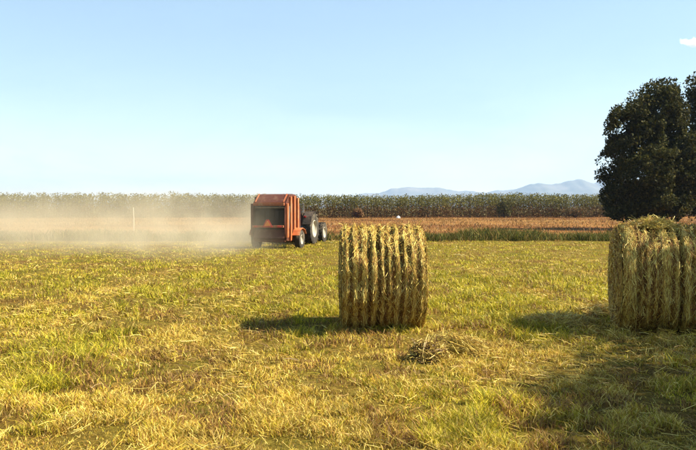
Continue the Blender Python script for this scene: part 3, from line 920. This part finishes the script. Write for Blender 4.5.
MB().tube([(-.62, 2.15, .52), (.62, 2.15, .52)], .06, 10).build('front_axle', M['steel'], tr, smooth=True)
MB().box((0, -.05, 1.14), (.48, .46, .10)).build('seat', M['black'], tr, bevel=.03)
MB().box((0, -.30, 1.38), (.46, .09, .42), (R(8), 0, 0)).build('seat_back', M['black'], tr, bevel=.03)
mb = MB()
cw = [(.19 * math.cos(a * math.pi / 8), .55 + .15 * math.sin(a * math.pi / 8), 1.55 + .11 * math.sin(a * math.pi / 8)) for a in range(17)]
mb.tube(cw, .016, 6, caps=False); mb.tube([(0, .55, 1.55), (0, .80, 1.25)], .02, 6); mb.tube([cw[0], cw[8]], .012, 6)
mb.build('steering_wheel', M['black'], tr, smooth=True)
MB().tube([(-.18, 1.9, 1.35), (-.18, 1.9, 1.85), (-.18, 1.83, 1.92)], .035, 10).build('exhaust', M['steel'], tr, smooth=True)
MB().box((0, -.75, .48), (.5, .5, .06)).build('tow_bar', M['steel'], tr, bevel=.01)
k = 0
for o in list(tr.children):
    if o.name.startswith('headlight'):
        o.location = (0.22 * (-1 if k == 0 else 1), 2.80, 1.18); o.rotation_euler = (0, 0, R(90)); k += 1

# ------------------------------------------------------------------ marker post, white sack
px_, py_ = ground_at(133.5, 233.5)
po = empty('marker_post', (px_, py_, 0))
tag(po, 'thin pale wooden post standing in the dust', 'post')
MB().tube([(0, 0, -.2), (.01, 0, .9), (-.01, 0, 1.68)], [.04, .036, .032], 10).build('shaft', M['wood'], po, smooth=True)
MB().tube([(-.01, 0, 1.66), (-.01, 0, 1.72)], [.046, .036], 10).build('cap', M['wood'], po)
def sack(px, label, s, seed):
    x = (px - 348) / F * 112; y = belt_y(x) - 6
    x = (px - 348) / F * y
    rd = random.Random(seed)
    t = empty('sack', (x, y, float(dry_z(np.array([x]), np.array([y]))[0]) - .03))
    tag(t, label, 'sack')
    mb = MB(); n = 14
    prof = [(0, .30), (.08, .36), (.25, .35), (.40, .26), (.48, .10), (.56, .14), (.60, .12)]
    vs, fs = [], []
    for i, (z, r) in enumerate(prof):
        for k in range(n):
            a = 2 * math.pi * k / n
            q = r * s * (1 + rd.uniform(-.12, .12))
            vs.append((q * 1.2 * math.cos(a) + .12 * z, q * math.sin(a), z * s))
    for i in range(len(prof) - 1):
        for k in range(n):
            fs.append((i * n + k, i * n + (k + 1) % n, (i + 1) * n + (k + 1) % n, (i + 1) * n + k))
    fs += [tuple(range(n)), tuple(range((len(prof) - 1) * n, len(prof) * n))]
    mb.add(vs, fs).build('bag', M['sack'], t, smooth=True)
    MB().tube([(.12 * .48 + .11 * s * math.cos(a), .1 * s * math.sin(a), .48 * s) for a in [k * math.pi / 6 for k in range(13)]], .015, 6, caps=False).build('tie', M['wood'], t)
sack(398, 'small white sack lying at the foot of the tree belt', .8, 91)

# ------------------------------------------------------------------ dust thrown up behind the baler
def dust():
    x0, x1, y0, y1, z0, z1 = -40.0, -2.2, 19.0, 43.0, 0.0, 3.6
    cx, cy = (x0 + x1) / 2, (y0 + y1) / 2
    o = MB().box((0, 0, (z1 - z0) / 2), (x1 - x0, y1 - y0, z1 - z0)).build('dust_cloud', None)
    o.location = (cx, cy, z0)
    m = bpy.data.materials.new('drifting_dust'); m.use_nodes = True
    nt = m.node_tree; nt.nodes.clear()
    out = nt.nodes.new('ShaderNodeOutputMaterial'); pv = nt.nodes.new('ShaderNodeVolumePrincipled')
    pv.inputs['Color'].default_value = (0.74, 0.66, 0.49, 1)
    pv.inputs['Anisotropy'].default_value = 0.1
    tc = nt.nodes.new('ShaderNodeTexCoord'); sx = nt.nodes.new('ShaderNodeSeparateXYZ')
    nt.links.new(tc.outputs['Object'], sx.inputs[0])
    def mr(src, a, b, c, d):
        n = nt.nodes.new('ShaderNodeMapRange'); n.interpolation_type = 'SMOOTHSTEP'
        for i, v in enumerate((a, b, c, d)): n.inputs[i + 1].default_value = v
        nt.links.new(src, n.inputs[0]); return n.outputs[0]
    def mul(a, b):
        n = nt.nodes.new('ShaderNodeMath'); n.operation = 'MULTIPLY'
        nt.links.new(a, n.inputs[0])
        if isinstance(b, float): n.inputs[1].default_value = b
        else: nt.links.new(b, n.inputs[1])
        return n.outputs[0]
    hx, hy = (x1 - x0) / 2, (y1 - y0) / 2
    f = mul(mr(sx.outputs[0], hx, hx - 2.2, 0, 1), mr(sx.outputs[0], -hx, -hx + 10, 0, 1))
    f = mul(f, mul(mr(sx.outputs[1], hy, hy - 4, 0, 1), mr(sx.outputs[1], -hy, -hy + 14, 0, 1)))
    f = mul(f, mr(sx.outputs[2], 3.0, 0.6, 0, 1))
    nz = nt.nodes.new('ShaderNodeTexNoise')
    nz.inputs['Scale'].default_value = 0.34; nz.inputs['Detail'].default_value = 4; nz.inputs['Roughness'].default_value = 0.6
    nt.links.new(tc.outputs['Object'], nz.inputs['Vector'])
    f = mul(f, mr(nz.outputs['Fac'], 0.41, 0.60, 0.16, 1.9))
    f = mul(f, mr(sx.outputs[0], hx - 13, hx - 3, 0.7, 1.5))
    nt.links.new(mul(f, 0.09), pv.inputs['Density'])
    nt.links.new(pv.outputs[0], out.inputs['Volume'])
    try: m.cycles.volume_step_rate = 0.35
    except Exception: pass
    o.data.materials.append(m)
    tag(o, 'pale beige dust drifting away behind the baler', 'dust', kind='stuff')
dust()

# ------------------------------------------------------------------ haze over the plain
hz = MB().box((0, 0, 175), (19000, 19000, 353)).build('haze', None)
m = bpy.data.materials.new('haze_air'); m.use_nodes = True
nt = m.node_tree; nt.nodes.clear()
out = nt.nodes.new('ShaderNodeOutputMaterial'); pv = nt.nodes.new('ShaderNodeVolumePrincipled')
pv.inputs['Color'].default_value = (0.42, 0.60, 0.95, 1)
pv.inputs['Density'].default_value = 1.0e-4
pv.inputs['Anisotropy'].default_value = 0.2
nt.links.new(pv.outputs[0], out.inputs['Volume'])
hz.data.materials.append(m)
tag(hz, 'pale blue haze over the plain', 'haze', kind='stuff')

# ------------------------------------------------------------------ small cloud
cx, cz = xz_at(694, 43, 4200)
cl = MB().box((0, 0, 0), (190, 120, 60)).build('cloud', None)
cl.location = (cx, 4200, cz)
m = bpy.data.materials.new('cloud_vapour'); m.use_nodes = True
nt = m.node_tree; nt.nodes.clear()
out = nt.nodes.new('ShaderNodeOutputMaterial'); pv = nt.nodes.new('ShaderNodeVolumePrincipled')
pv.inputs['Color'].default_value = (0.99, 0.99, 0.99, 1); pv.inputs['Anisotropy'].default_value = 0.3
tc = nt.nodes.new('ShaderNodeTexCoord'); mp = nt.nodes.new('ShaderNodeMapping')
mp.inputs['Scale'].default_value = (1 / 90, 1 / 58, 1 / 28)
nt.links.new(tc.outputs['Object'], mp.inputs[0])
ln = nt.nodes.new('ShaderNodeVectorMath'); ln.operation = 'LENGTH'; nt.links.new(mp.outputs[0], ln.inputs[0])
nz = nt.nodes.new('ShaderNodeTexNoise'); nz.inputs['Scale'].default_value = 0.03; nz.inputs['Detail'].default_value = 5
nt.links.new(tc.outputs['Object'], nz.inputs['Vector'])
sm = nt.nodes.new('ShaderNodeMath'); sm.operation = 'SUBTRACT'; nt.links.new(nz.outputs['Fac'], sm.inputs[0])
ml = nt.nodes.new('ShaderNodeMath'); ml.operation = 'MULTIPLY'; ml.inputs[1].default_value = 0.5
nt.links.new(ln.outputs['Value'], ml.inputs[0]); nt.links.new(ml.outputs[0], sm.inputs[1])
mr_ = nt.nodes.new('ShaderNodeMapRange')
for i_, v_ in enumerate((0.06, 0.35, 0.0, 0.05)): mr_.inputs[i_ + 1].default_value = v_
nt.links.new(sm.outputs[0], mr_.inputs[0]); nt.links.new(mr_.outputs[0], pv.inputs['Density'])
nt.links.new(pv.outputs[0], out.inputs['Volume'])
cl.data.materials.append(m)
tag(cl, 'small white cloud high above the dark trees', 'cloud', kind='stuff')
